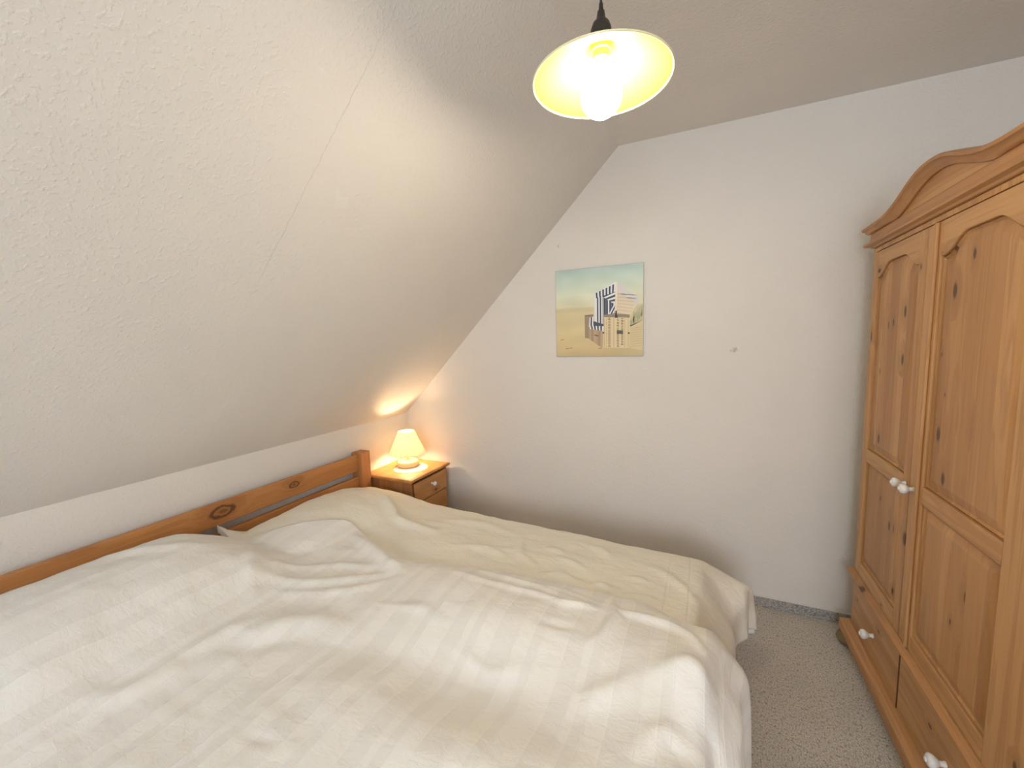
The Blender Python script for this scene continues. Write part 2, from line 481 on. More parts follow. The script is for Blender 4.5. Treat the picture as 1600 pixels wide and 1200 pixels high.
def door(y0, y1, py0, py1, knob_y):
    """y0<y1 outer edges; py0<py1 panel opening."""
    zt, zb = 1.714, 0.368
    zm0, zm1 = 0.862, 0.918
    zl = 0.425
    th = 0.022
    g = Geo()
    g.box(XF, XF + th, y0, py0, zb, zt)
    g.box(XF, XF + th, py1, y1, zb, zt)
    n = 28
    ys = [py0 + (py1 - py0) * i / n for i in range(n + 1)]
    lo = [(XF, y, arch(y, py0, py1, 1.612, 0.050)) for y in ys]
    hi = [(XF, y, zt) for y in ys]
    d = g.obj('door', M['pine_up'], wr, bevel=0.003)
    # rails: grain runs across
    Geo().box(XF, XF + th, py0, py1, zb, zl).obj('rail', M['pine_across'], d, bevel=0.003)
    Geo().box(XF, XF + th, py0, py1, zm0, zm1).obj('rail', M['pine_across'], d, bevel=0.003)
    Geo().strip(lo, hi, (th, 0, 0)).obj('rail', M['pine_across'], d, bevel=0.003)
    # recessed panels with a bevelled border
    for (za, zb2, arched) in ((zm1, 1.612, True), (zl, zm0, False)):
        g = Geo()
        rings_ = []
        for (ins, dep) in ((0.0, 0.0105), (0.005, 0.0060), (0.010, 0.0115), (0.036, 0.0050)):
            a, b = py0 + ins, py1 - ins
            ys = [a + (b - a) * i / n for i in range(n + 1)]
            loop = [(XF + dep, y, za + ins) for y in ys]
            if arched:
                loop += [(XF + dep, y, arch(y, py0 + ins * 0.6, py1 - ins * 0.6, zb2, 0.050) - ins) for y in reversed(ys)]
            else:
                loop += [(XF + dep, y, zb2 - ins) for y in reversed(ys)]
            rings_.append(loop)
        m = len(rings_[0])
        v = [p for r_ in rings_ for p in r_]
        f = []
        for q in range(len(rings_) - 1):
            f += [(q * m + i, q * m + (i + 1) % m, (q + 1) * m + (i + 1) % m, (q + 1) * m + i) for i in range(m)]
        last = (len(rings_) - 1) * m
        h = n + 1
        f += [(last + i, last + i + 1, last + m - 2 - i, last + m - 1 - i) for i in range(n)]
        back = [(XF + 0.019, p[1], p[2]) for p in rings_[0]]
        bn = len(v); v += back
        f += [(i, bn + i, bn + (i + 1) % m, (i + 1) % m) for i in range(m)]
        f += [(bn + i, bn + m - 1 - i, bn + m - 2 - i, bn + i + 1) for i in range(n)]
        g.add(v, f)
        g.obj('panel', M['pine_panel'], d)
    knob(d, XF, knob_y, 0.893)
    return d

def knob(parent, x, y, z, s=1.0):
    pr = [(0.0085, 0.001), (0.0085, 0.003), (0.0062, 0.008), (0.0065, 0.013), (0.0115, 0.018), (0.0158, 0.024),
          (0.0165, 0.029), (0.0148, 0.034), (0.0095, 0.0375), (0.0060, 0.0380), (0.0052, 0.0405), (0.0, 0.0412)]
    Geo().lathe([(r * s, -h * s) for r, h in pr], (x, y, z), 20, 'x').obj('knob', M['porcelain'], parent, smooth=True)

door(1.727, 2.160, 1.775, 2.128, 1.752)
door(1.118, 1.723, 1.262, 1.642, 1.690)
# edging strip covering the joint between the doors
g = Geo().box(XF - 0.009, XF - 0.0002, 1.655, 1.668, 0.372, 1.712)
g.obj('cover_strip', M['pine_up'], wr, bevel=0.003)

# drawers below
for (a, b, ky) in ((1.705, 2.158, 1.925), (1.122, 1.697, 1.392)):
    g = Geo()
    g.box(XF, XF + 0.022, a, b, 0.118, 0.322)
    g.box(XF + 0.022, XBK - 0.05, a + 0.01, b - 0.01, 0.125, 0.30)
    dr = g.obj('drawer', M['pine_across'], wr, bevel=0.003)
    knob(dr, XF, ky, 0.222, 1.12)
Geo().box(XF - 0.001, XF + 0.02, 1.6985, 1.7035, 0.118, 0.322).obj('drawer_gap_shadow', M['shadow_gap'], wr)  # dark strip filling the gap between the drawers, painted as its shadow
# waist moulding and plinth
g = Geo(); ring(g, [(0.0, 0.324), (0.003, 0.326), (0.004, 0.336), (0.016, 0.341), (0.019, 0.346), (0.018, 0.352), (0.008, 0.357), (0.003, 0.366), (0.0, 0.367)])
g.obj('waist_moulding', M['pine_moulding'], wr)
g = Geo(); ring(g, [(0.022, 0.052), (0.030, 0.054), (0.032, 0.062), (0.030, 0.098), (0.024, 0.104), (0.014, 0.108), (0.006, 0.116), (0.0, 0.117)])
g.obj('plinth', M['pine_moulding'], wr)
for (x, y) in ((0.630, 2.185), (0.630, 1.12), (1.14, 2.155), (1.14, 1.12)):
    Geo().lathe([(0.034, 0.0), (0.050, 0.010), (0.058, 0.026), (0.052, 0.043), (0.040, 0.0515)], (x, y, 0.0), 24).obj('bun_foot', M['foot'], wr, smooth=True)
# cornice: straight lower moulding, recessed arched board, crown moulding along the arch
g = Geo(); ring(g, [(0.0, 1.736), (0.004, 1.737), (0.010, 1.742), (0.024, 1.746), (0.027, 1.751), (0.024, 1.757), (0.012, 1.760), (0.010, 1.768), (0.008, 1.790), (0.006, 1.795)])
g.obj('cornice', M['pine_moulding'], wr)
def bell(y):
    d_ = (y - WYC)
    return 1.818 + 0.078 * math.exp(-(abs(d_) / 0.205) ** 2.3)
n = 64
ys = [WYR - 0.01 + (WYL - WYR + 0.02) * i / n for i in range(n + 1)]
g = Geo().strip([(XF + 0.002, y, 1.7955) for y in ys], [(XF + 0.002, y, bell(y) - 0.012) for y in ys], (0.02, 0, 0))
g.obj('pediment_board', M['pine_across'], wr)
ys = [WYR - 0.030 + (WYL - WYR + 0.060) * i / n for i in range(n + 1)]
cp = [(0.002, -0.030), (0.008, -0.031), (0.012, -0.025), (0.020, -0.019), (0.024, -0.012), (0.034, -0.008), (0.037, 0.0), (0.030, 0.004), (0.0, 0.005), (-0.07, 0.004), (-0.07, -0.012), (-0.02, -0.030)]
v, f = [], []
m = len(cp)
for y in ys:
    for (o_, dz) in cp:
        v.append((XF + 0.002 - o_, y, max(bell(y) + dz, 1.7965)))
for i in range(n):
    f += [(i * m + q, i * m + (q + 1) % m, (i + 1) * m + (q + 1) % m, (i + 1) * m + q) for q in range(m)]
f += [tuple(range(m)), tuple(n * m + q for q in range(m))]
Geo().add(v, f).obj('crown_moulding', M['pine_moulding'], wr, smooth=True)
Geo().box(XF + 0.03, XBK, WYR - 0.004, WYL + 0.004, 1.7955, 1.807).obj('top_board', M['pine_across'], wr)

# ------------------------------------------------------------------ nightstand
ns = thing('nightstand', 'small pine nightstand with drawers between bed and back wall', 'nightstand', (-1.74, 2.08, 0.0))
NX0, NX1, NY0, NY1 = -1.925, -1.575, 1.895, 2.268
g = Geo()
g.box(NX0, NX1 - 0.002, NY0, NY0 + 0.018, 0.0, 0.566)
g.box(NX0, NX1 - 0.002, NY1 - 0.018, NY1, 0.0, 0.566)
g.box(NX0, NX0 + 0.01, NY0 + 0.018, NY1 - 0.018, 0.06, 0.566)
g.box(NX0 + 0.01, NX1 - 0.01, NY0 + 0.018, NY1 - 0.018, 0.06, 0.078)
g.obj('body', M['pine_small_up'], ns, bevel=0.002)
prof = [(0.0, 0.566), (0.010, 0.568), (0.018, 0.575), (0.020, 0.582), (0.017, 0.588), (0.010, 0.590)]
v = []
for (o_, z) in prof:
    v += [(NX0 - 0.008, NY0 - o_ * 0.9, z), (NX1 + o_, NY0 - o_ * 0.9, z), (NX1 + o_, NY1 + o_, z), (NX0 - 0.008, NY1 + o_, z)]
f = []
for i in range(len(prof) - 1):
    f += [(i * 4 + j, i * 4 + (j + 1) % 4, i * 4 + 4 + (j + 1) % 4, i * 4 + 4 + j) for j in range(4)]
f += [(3, 2, 1, 0), tuple((len(prof) - 1) * 4 + j for j in range(4))]
Geo().add(v, f).obj('top', M['pine_small'], ns)
for i, (za, zb) in enumerate(((0.430, 0.556), (0.295, 0.424), (0.09, 0.289))):
    g = Geo().box(NX1 - 0.002, NX1 + 0.012, NY0 + 0.021, NY1 - 0.021, za, zb)
    g.box(NX0 + 0.03, NX1 - 0.002, NY0 + 0.03, NY1 - 0.03, za + 0.01, zb - 0.02)
    dr = g.obj('drawer', M['pine_small'], ns, bevel=0.003)
    knob(dr, NX1 + 0.012 + 0.041, (NY0 + NY1) / 2 + 0.002, (za + zb) / 2 + (0.016 if i == 0 else -0.03), 0.9)
for o in ns.children:
    for c in o.children:
        if c.name.startswith('knob'):     # knobs face +x here
            for vtx in c.data.vertices:
                vtx.co.x = 2 * (NX1 + 0.012 + 0.041 - (-1.74)) - vtx.co.x - 0.041
            c.data.flip_normals()

# ------------------------------------------------------------------ doily and bedside lamp
dc = Vector((-1.725, 2.085, 0.5902))
n = 72
v = [(dc.x, dc.y, dc.z + 0.0020)]
for (r, z) in ((0.07, 0.0022), (0.100, 0.0022), (0.108, 0.0014), (0.108, 0.0)):
    for i in range(n):
        a = 2 * math.pi * i / n
        rr = r * (1 + (0.022 * math.cos(18 * a) if r > 0.1 else 0))
        v.append((dc.x + rr * math.cos(a), dc.y + rr * math.sin(a), dc.z + z))
f = [(0, 1 + i, 1 + (i + 1) % n) for i in range(n)]
for q in range(3):
    f += [(1 + q * n + i, 1 + (q + 1) * n + i, 1 + (q + 1) * n + (i + 1) % n, 1 + q * n + (i + 1) % n) for i in range(n)]
f.append(tuple(1 + 3 * n + i for i in range(n)))
tag(mesh_obj('doily', v, f, M['doily'], org=dc), 'round cream crocheted doily under the bedside lamp', 'doily')

lc = Vector((-1.770, 2.112, 0.5926))
bl = thing('bedside_lamp', 'small lit bedside lamp with pleated cream shade and round wooden base', 'lamp', lc)
Geo().lathe([(0.0, 0.0), (0.062, 0.0), (0.069, 0.006), (0.072, 0.018), (0.070, 0.032), (0.062, 0.040), (0.030, 0.0435), (0.0, 0.044)], lc, 40).obj('base', M['lamp_base'], bl, smooth=True)
Geo().lathe([(0.013, 0.0442), (0.010, 0.052), (0.010, 0.085), (0.014, 0.090), (0.014, 0.118), (0.0, 0.118)], lc, 20).obj('stem', M['lamp_base'], bl, smooth=True)
b_prof = [(0.005, 0.1185), (0.005, 0.158), (0.010, 0.164), (0.0135, 0.174), (0.0115, 0.184), (0.005, 0.191), (0.0, 0.192)]
Geo().lathe(b_prof, lc, 20).obj('bulb', M['small_bulb'], bl, smooth=True)
NP = 36
sp_ = []
for i in range(9):
    t = i / 8
    sp_.append((0.114 + (0.052 - 0.114) * t, 0.088 + 0.148 * t))
prof2 = sp_ + [(r - 0.0016, h) for r, h in reversed(sp_)]
Geo().lathe(prof2, lc, NP * 6, close=True, rmod=lambda a: 1 + 0.058 * math.cos(NP * a)).obj('shade', M['shade'], bl, smooth=True)
g = Geo()
for a in (0, 2.09, 4.19):
    p0 = lc + Vector((0.013 * math.cos(a), 0.013 * math.sin(a), 0.100)); p1 = lc + Vector((0.090 * math.cos(a), 0.090 * math.sin(a), 0.135))
    g.prism([(-0.0012, -0.0012), (0.0012, -0.0012), (0.0012, 0.0012), (-0.0012, 0.0012)],
            lambda q, p=p0, a=a: (p.x - q[0] * math.sin(a), p.y + q[0] * math.cos(a), p.z + q[1]),
            lambda q, p=p1, a=a: (p.x - q[0] * math.sin(a), p.y + q[0] * math.cos(a), p.z + q[1]))
g.obj('shade_support', M['brass'], bl)

# ------------------------------------------------------------------ pendant lamp
pc = Vector((-0.231, 1.032, 2.003))
pd = thing('pendant_lamp', 'lit pendant lamp with cream dish shade hanging from the ceiling', 'lamp', (pc.x, pc.y, ZC))
outer = [(0.160, 0.0), (0.158, 0.003), (0.145, 0.009), (0.120, 0.020), (0.090, 0.035), (0.062, 0.052), (0.040, 0.068), (0.026, 0.084)]
inner = [(0.022, 0.081), (0.037, 0.065), (0.059, 0.049), (0.088, 0.032), (0.118, 0.017), (0.143, 0.006), (0.1565, 0.0005)]
Geo().lathe(outer + inner, pc, 72, close=True).obj('shade', M['enamel'], pd, smooth=True)
tor = [(0.160 + 0.0024 * math.cos(a), -0.001 + 0.0024 * math.sin(a)) for a in [2 * math.pi * i / 8 for i in range(8)]]
Geo().lathe(tor, pc, 72, close=True).obj('shade_rim', M['enamel_rim'], pd, smooth=True)
Geo().lathe([(0.0, 0.150), (0.008, 0.150), (0.011, 0.132), (0.019, 0.124), (0.024, 0.110), (0.0245, 0.0845), (0.0, 0.0845)], pc, 28).obj('cap', M['black_plastic'], pd, smooth=True)
Geo().lathe([(0.0, 0.084), (0.0205, 0.084), (0.0205, 0.076), (0.0235, 0.076), (0.0235, 0.064), (0.0200, 0.062), (0.0200, 0.046), (0.0, 0.046)], pc, 28).obj('lamp_holder', M['brass'], pd, smooth=True)
bp = [(0.0, 0.0455), (0.0135, 0.0455), (0.0145, 0.034), (0.019, 0.018)]
cz, cr_ = -0.035, 0.0475
for i in range(1, 13):
    a = math.radians(58 - i * 148 / 12)
    bp.append((cr_ * math.cos(a), cz + cr_ * math.sin(a)))
bp[-1] = (0.0, cz - cr_)
Geo().lathe(bp, pc, 32).obj('bulb', M['bulb'], pd, smooth=True)
Geo().lathe([(0.0, 0.1505), (0.0055, 0.1505), (0.0045, 0.166), (0.0028, 0.170), (0.0028, ZC - pc.z - 0.05), (0.0, ZC - pc.z - 0.05)], pc, 12).obj('cord', M['black_plastic'], pd, smooth=True)
Geo().lathe([(0.006, ZC - pc.z - 0.052), (0.030, ZC - pc.z - 0.040), (0.045, ZC - pc.z - 0.001), (0.0, ZC - pc.z - 0.001)], pc, 28).obj('ceiling_rose', M['black_plastic'], pd, smooth=True)

# ------------------------------------------------------------------ picture
PX0, PX1, PZ0, PZ1 = -0.794, -0.298, 1.301, 1.799
pic = thing('wall_picture', 'square frameless picture of a striped hooded beach chair on back wall', 'picture', ((PX0 + PX1) / 2, YB, PZ0))
Geo().box(PX0, PX1, YB - 0.012, YB - 0.001, PZ0, PZ1).obj('panel', plain('picture_glass_edge', (0.42, 0.50, 0.46), 0.15), pic, bevel=0.001)
def lin(c):
    g_ = sum(c) / 3
    c = tuple(min(255, (x * 0.85 + g_ * 0.15) * 1.17) for x in c)
    return tuple((x / 255 / 12.92) if x / 255 <= 0.04045 else ((x / 255 + 0.055) / 1.055) ** 2.4 for x in c)
PV, PF, PC_ = [], [], []
def P3(uv, layer):
    return (PX0 + 0.002 + (PX1 - PX0 - 0.004) * uv[0], YB - 0.0121 - 0.00004 * layer, PZ0 + 0.002 + (PZ1 - PZ0 - 0.004) * uv[1])
def poly(pts, col, layer):
    n0 = len(PV); PV.extend(P3(p, layer) for p in pts); PF.append(tuple(range(n0, n0 + len(pts)))); PC_.extend([lin(col)] * len(pts))
def lerp(a, b, t): return tuple(x + (y - x) * t for x, y in zip(a, b))
def quad_stripes(q, n, cols, layer, slant=0.0):
    """q: bl, br, tr, tl; split into n strips left to right, cycling colours."""
    bl_, br_, tr_, tl_ = q
    for i in range(n):
        a, b = i / n, (i + 1) / n
        poly([lerp(bl_, br_, a), lerp(bl_, br_, b), lerp(tl_, tr_, b), lerp(tl_, tr_, a)], cols[i % len(cols)], layer)
# printed sky and sand as one vertex-coloured grid
stops = [(0.0, (186, 166, 122)), (0.12, (196, 178, 132)), (0.30, (200, 184, 138)), (0.50, (198, 186, 144)), (0.545, (186, 176, 138)), (0.56, (202, 198, 166)), (0.70, (198, 204, 182)), (0.85, (178, 196, 182)), (1.0, (160, 184, 180))]
NG = 40
n0 = len(PV)
for j in range(NG + 1):
    for i in range(NG + 1):
        u, w = i / NG, j / NG
        cidx = max(q for q in range(len(stops)) if stops[q][0] <= w + 1e-9)
        if cidx == len(stops) - 1: col = stops[-1][1]
        else:
            a, b = stops[cidx], stops[cidx + 1]
            col = lerp(a[1], b[1], (w - a[0]) / (b[0] - a[0]))
        nz = mnoise.noise(Vector((u * 4.2, w * 9.0, 3.3))) * (10 if w > 0.56 else 7)
        if w > 0.75: nz += 14 * max(0, 1 - abs(u - 0.62) / 0.25) * (1 - w) * 2
        col = tuple(max(0, min(255, c_ + nz)) for c_ in col)
        PV.append(P3((u, w), 0)); PC_.append(lin(col))
for j in range(NG):
    for i in range(NG):
        a = n0 + j * (NG + 1) + i
        PF.append((a, a + 1, a + NG + 2, a + NG + 1))
NAVY, WHT = (62, 68, 88), (206, 208, 214)
poly([(0.855, 0.381), (0.944, 0.51), (0.995, 0.564), (0.995, 0.385), (0.865, 0.323)], (170, 168, 132), 1)
for i in range(26):
    u = random.uniform(0.87, 0.985); w = 0.33 + (u - 0.86) * 0.5 + random.uniform(0, 0.06)
    h_ = random.uniform(0.05, 0.13); dx_ = random.uniform(-0.02, 0.05)
    poly([(u, w), (u + 0.006, w), (min(0.995, u + dx_ + 0.004), w + h_)], random.choice([(146, 146, 112), (128, 132, 104), (184, 178, 146)]), 2)
poly([(0.856, 0.333), (0.995, 0.385), (0.995, 0.06), (0.856, 0.086)], (198, 182, 140), 1)
for i in range(9):
    w = 0.10 + 0.025 * i
    poly([(0.87, w), (0.99, w + 0.012), (0.99, w + 0.018), (0.87, w + 0.004)], (182, 164, 122), 2)
poly([(0.702, 0.812), (0.726, 0.81), (0.957, 0.623), (0.934, 0.549), (0.855, 0.429), (0.693, 0.466)], (204, 190, 164), 2)
poly([(0.702, 0.814), (0.728, 0.81), (0.962, 0.622), (0.93, 0.563), (0.906, 0.588), (0.722, 0.71)], (196, 192, 190), 3)
for i in range(7):
    w = 0.46 + i * 0.035
    poly([(0.70, w + 0.02), (0.86 + 0.012 * i, w - 0.012), (0.86 + 0.012 * i, w - 0.006), (0.70, w + 0.026)], (184, 168, 142), 3)
quad_stripes([(0.461, 0.40), (0.571, 0.359), (0.571, 0.668), (0.461, 0.672)], 7, [WHT, WHT, NAVY, WHT, NAVY, WHT, (150, 152, 160)], 3)
quad_stripes([(0.571, 0.466), (0.694, 0.462), (0.694, 0.60), (0.571, 0.66)], 8, [NAVY, (92, 98, 116), NAVY, WHT], 3)
for i, cc in enumerate([WHT, NAVY, WHT, NAVY]):
    poly([(0.625 + 0.018 * i, 0.466), (0.643 + 0.018 * i, 0.466), (0.693, 0.560 - 0.03 * i), (0.693, 0.592 - 0.03 * i)], cc, 4)
for i, cc in enumerate([NAVY, WHT, NAVY, WHT, NAVY, WHT]):
    a, b = i / 6, (i + 1) / 6
    poly([lerp((0.551, 0.674), (0.662, 0.595), a), lerp((0.551, 0.674), (0.662, 0.595), b), lerp((0.70, 0.735), (0.694, 0.585), b), lerp((0.70, 0.735), (0.694, 0.585), a)], cc, 4)
quad_stripes([(0.465, 0.650), (0.700, 0.715), (0.704, 0.806), (0.459, 0.708)], 13, [WHT, NAVY], 5)
poly([(0.459, 0.708), (0.704, 0.806), (0.728, 0.812), (0.704, 0.820)], (214, 214, 216), 6)
poly([(0.700, 0.470), (0.712, 0.470), (0.722, 0.80), (0.704, 0.806)], (214, 206, 190), 6)
poly([(0.347, 0.459), (0.449, 0.459), (0.449, 0.339), (0.397, 0.311), (0.397, 0.203), (0.35, 0.21)], (150, 132, 106), 4)
poly([(0.347, 0.474), (0.449, 0.478), (0.449, 0.455), (0.349, 0.455)], (128, 116, 100), 5)
quad_stripes([(0.397, 0.335), (0.449, 0.34), (0.449, 0.452), (0.405, 0.442)], 3, [WHT, NAVY, WHT], 5)
poly([(0.449, 0.40), (0.571, 0.36), (0.571, 0.335), (0.449, 0.345)], (76, 80, 92), 4)
quad_stripes([(0.410, 0.312), (0.565, 0.282), (0.567, 0.338), (0.400, 0.350)], 9, [WHT, NAVY], 6)
quad_stripes([(0.397, 0.199), (0.553, 0.087), (0.562, 0.284), (0.397, 0.313)], 6, [(170, 146, 116), (158, 134, 104), (176, 152, 122)], 5)
poly([(0.46, 0.235), (0.51, 0.222), (0.51, 0.236), (0.46, 0.248)], (106, 92, 76), 6)
poly([(0.572, 0.453), (0.857, 0.427), (0.852, 0.086), (0.559, 0.094)], (206, 188, 148), 6)
poly([(0.568, 0.466), (0.693, 0.476), (0.857, 0.452), (0.857, 0.42), (0.572, 0.440)], (138, 124, 106), 7)
for (cx, w0, w1_) in ((0.632, 0.10, 0.43), (0.728, 0.10, 0.41), (0.775, 0.12, 0.41)):
    q = 0
    while w0 + q * 0.017 < w1_:
        w = w0 + q * 0.017; q += 1
        poly([(cx - 0.012, w), (cx + 0.012, w), (cx + 0.012, w + 0.007), (cx - 0.012, w + 0.007)], (100, 86, 70), 7)
for cx in (0.572, 0.600, 0.680, 0.80, 0.838):
    poly([(cx, 0.095), (cx + 0.005, 0.095), (cx + 0.005, 0.425), (cx, 0.425)], (172, 152, 116), 7)
poly([(0.715, 0.245), (0.785, 0.245), (0.785, 0.285), (0.715, 0.285)], (92, 88, 84), 8)
poly([(0.700, 0.45), (0.716, 0.45), (0.716, 0.505), (0.700, 0.505)], (44, 44, 50), 8)
poly([(0.695, 0.425), (0.728, 0.425), (0.728, 0.452), (0.695, 0.452)], (70, 68, 70), 8)
for (cx, cw) in ((0.565, 0.265), (0.848, 0.252)):
    poly([(cx - 0.01, cw - 0.008), (cx + 0.01, cw - 0.008), (cx + 0.01, cw + 0.006), (cx - 0.01, cw + 0.006)], (40, 36, 36), 8)
for (a, b, cc) in ((0.11, 0.085, 0.05), (0.16, 0.09, 0.04), (0.05, 0.19, 0.05), (0.50, 0.08, 0.05)):
    poly([(a, b), (a + cc, b + 0.004), (a + cc * 0.8, b + 0.012), (a + 0.01, b + 0.010)], (150, 130, 94), 2)
k = NT('beach_print')
vc = k.n('ShaderNodeVertexColor'); vc.layer_name = 'ink'
k.base(vc.outputs['Color'], 0.22, 0.5)
pr_me = bpy.data.meshes.new('print')
porg = Vector(pic['_org'])
pr_me.from_pydata([tuple(Vector(p) - porg) for p in PV], [], PF)
ca = pr_me.color_attributes.new('ink', 'FLOAT_COLOR', 'POINT')
for i, c_ in enumerate(PC_): ca.data[i].color = (*c_, 1)
pr_me.materials.append(k.m)
pr_o = bpy.data.objects.new('print', pr_me); COL.objects.link(pr_o); pr_o.parent = pic
pr_o['label'] = 'printed beach with striped hooded chair'

# ------------------------------------------------------------------ bed frame
BX0, BX1, BY0, BY1 = -1.935, 0.102, 0.03, 1.870
bed = thing('double_bed', 'wide pine double bed with a two-rail headboard along the low wall', 'bed', (-0.9, 0.95, 0.0))
for (a, b) in ((BY1 - 0.075, BY1), (BY0, BY0 + 0.075)):
    Geo().box(BX0, BX0 + 0.075, a, b, 0.0, 0.752).obj('headboard_post', M['pine_bed_up'], bed, bevel=0.003)
spots = tuple(((-1.885 + 0.9, y - 0.95, z), r) for (y, z, r) in ((1.018, 0.697, 0.024), (1.366, 0.700, 0.014)))
M['pine_headrail'] = pine('pine_headboard_rail', 1, light=(0.56, 0.26, 0.09), dark=(0.36, 0.14, 0.045), knots=0.12, spots=spots)
Geo().box(-1.912, -1.885, BY0 + 0.075, BY1 - 0.075, 0.640, 0.740).obj('headboard_rail', M['pine_headrail'], bed, bevel=0.004)
Geo().box(-1.912, -1.885, BY0 + 0.075, BY1 - 0.075, 0.500, 0.606).obj('headboard_rail', M['pine_bed'], bed, bevel=0.004)
Geo().box(BX0 + 0.075, BX1 - 0.028, BY1 - 0.035, BY1 - 0.007, 0.13, 0.285).obj('side_rail', pine('pine_bed_side', 0, light=(0.56, 0.26, 0.09), dark=(0.36, 0.14, 0.045), knots=0.2, depth=1), bed, bevel=0.003)
Geo().box(BX0 + 0.075, BX1 - 0.028, BY0 + 0.007, BY0 + 0.035, 0.13, 0.285).obj('side_rail', bpy.data.materials['pine_bed_side'], bed, bevel=0.003)
Geo().box(BX1 - 0.028, BX1, BY0 + 0.01, BY1 - 0.01, 0.13, 0.285).obj('foot_rail', M['pine_bed'], bed, bevel=0.003)
for y in (BY0 + 0.045, BY1 - 0.115):
    Geo().box(BX1 - 0.10, BX1 - 0.030, y, y + 0.07, 0.0, 0.280).obj('leg', M['pine_bed_up'], bed, bevel=0.003)
for i in range(14):
    x = BX0 + 0.12 + i * 0.134
    Geo().box(x, x + 0.07, BY0 + 0.036, BY1 - 0.036, 0.235, 0.255).obj('slat', M['pine_bed'], bed)
g = Geo().box(BX0 + 0.08, -0.02, BY0 + 0.036, BY1 - 0.036, 0.256, 0.445)
tag(g.obj('mattress', M['sheet'], org=(-0.9, 0.95, 0.256), bevel=0.035, segs=4, smooth=True), 'thick mattress with cream sheet lying in the pine bed frame', 'mattress')

# ------------------------------------------------------------------ bedding
def bumpf(v, c, w, p=2.0):
    return np.exp(-(np.abs(v - c) / w) ** p)
def sstep(v, a, b):
    t = np.clip((v - a) / (b - a), 0, 1); return t * t * (3 - 2 * t)
def ridge(X, Y, pts, amp, w, sharp=2.0):
    """Height of a fold following a polyline, tapering to both ends."""
    best = np.full(X.shape, 9.0); tt = np.zeros(X.shape)
    L = [0.0]
    for a, b in zip(pts[:-1], pts[1:]): L.append(L[-1] + math.dist(a, b))
    for i, (a, b) in enumerate(zip(pts[:-1], pts[1:])):
        dx, dy = b[0] - a[0], b[1] - a[1]; l2 = dx * dx + dy * dy
        t = np.clip(((X - a[0]) * dx + (Y - a[1]) * dy) / l2, 0, 1)
        d = np.hypot(X - a[0] - t * dx, Y - a[1] - t * dy)
        m_ = d < best
        best = np.where(m_, d, best); tt = np.where(m_, (L[i] + t * (L[i + 1] - L[i])) / L[-1], tt)
    return amp * np.exp(-(best / w) ** sharp) * (0.25 + 0.75 * np.sin(np.pi * np.clip(tt, 0.03, 0.97)))
def fbm(X, Y, sx, sy, seed, octv=3):
    out = np.zeros(X.shape)
    it = np.nditer([X, Y], flags=['multi_index'])
    for x, y in it:
        out[it.multi_index] = mnoise.fractal(Vector((float(x) * sx, float(y) * sy, seed)), 1.0, 2.0, octv)
    return out

FAR_W = [
    ([(-0.816, 1.457), (-0.736, 1.456)], .007, .016), ([(-0.724, 1.603), (-0.679, 1.487), (-0.596, 1.436)], .007, .017),
    ([(-0.59, 1.601), (-0.523, 1.588)], .005, .016), ([(-0.548, 1.39), (-0.471, 1.411), (-0.414, 1.403)], .009, .018),
    ([(-0.36, 1.396), (-0.281, 1.409)], .011, .018), ([(-0.233, 1.383), (-0.128, 1.401)], .009, .016),
    ([(-1.543, 1.642), (-1.34, 1.515), (-1.144, 1.511)], .014, .026), ([(-0.993, 1.425), (-0.873, 1.46), (-0.71, 1.513)], .006, .02),
    ([(-0.447, 1.714), (-0.378, 1.686), (-0.333, 1.639)], .006, .02), ([(-0.156, 1.639), (-0.09, 1.578), (-0.02, 1.489)], .007, .02),
    ([(-0.262, 1.336), (-0.165, 1.296), (-0.056, 1.311)], .008, .02), ([(-0.519, 1.539), (-0.427, 1.505)], .006, .016),
    ([(-0.244, 1.514), (-0.163, 1.516)], .005, .016), ([(-1.15, 1.66), (-0.95, 1.70), (-0.80, 1.66)], .006, .03),
    ([(-1.40, 1.40), (-1.25, 1.33), (-1.10, 1.30)], -.012, .05)]
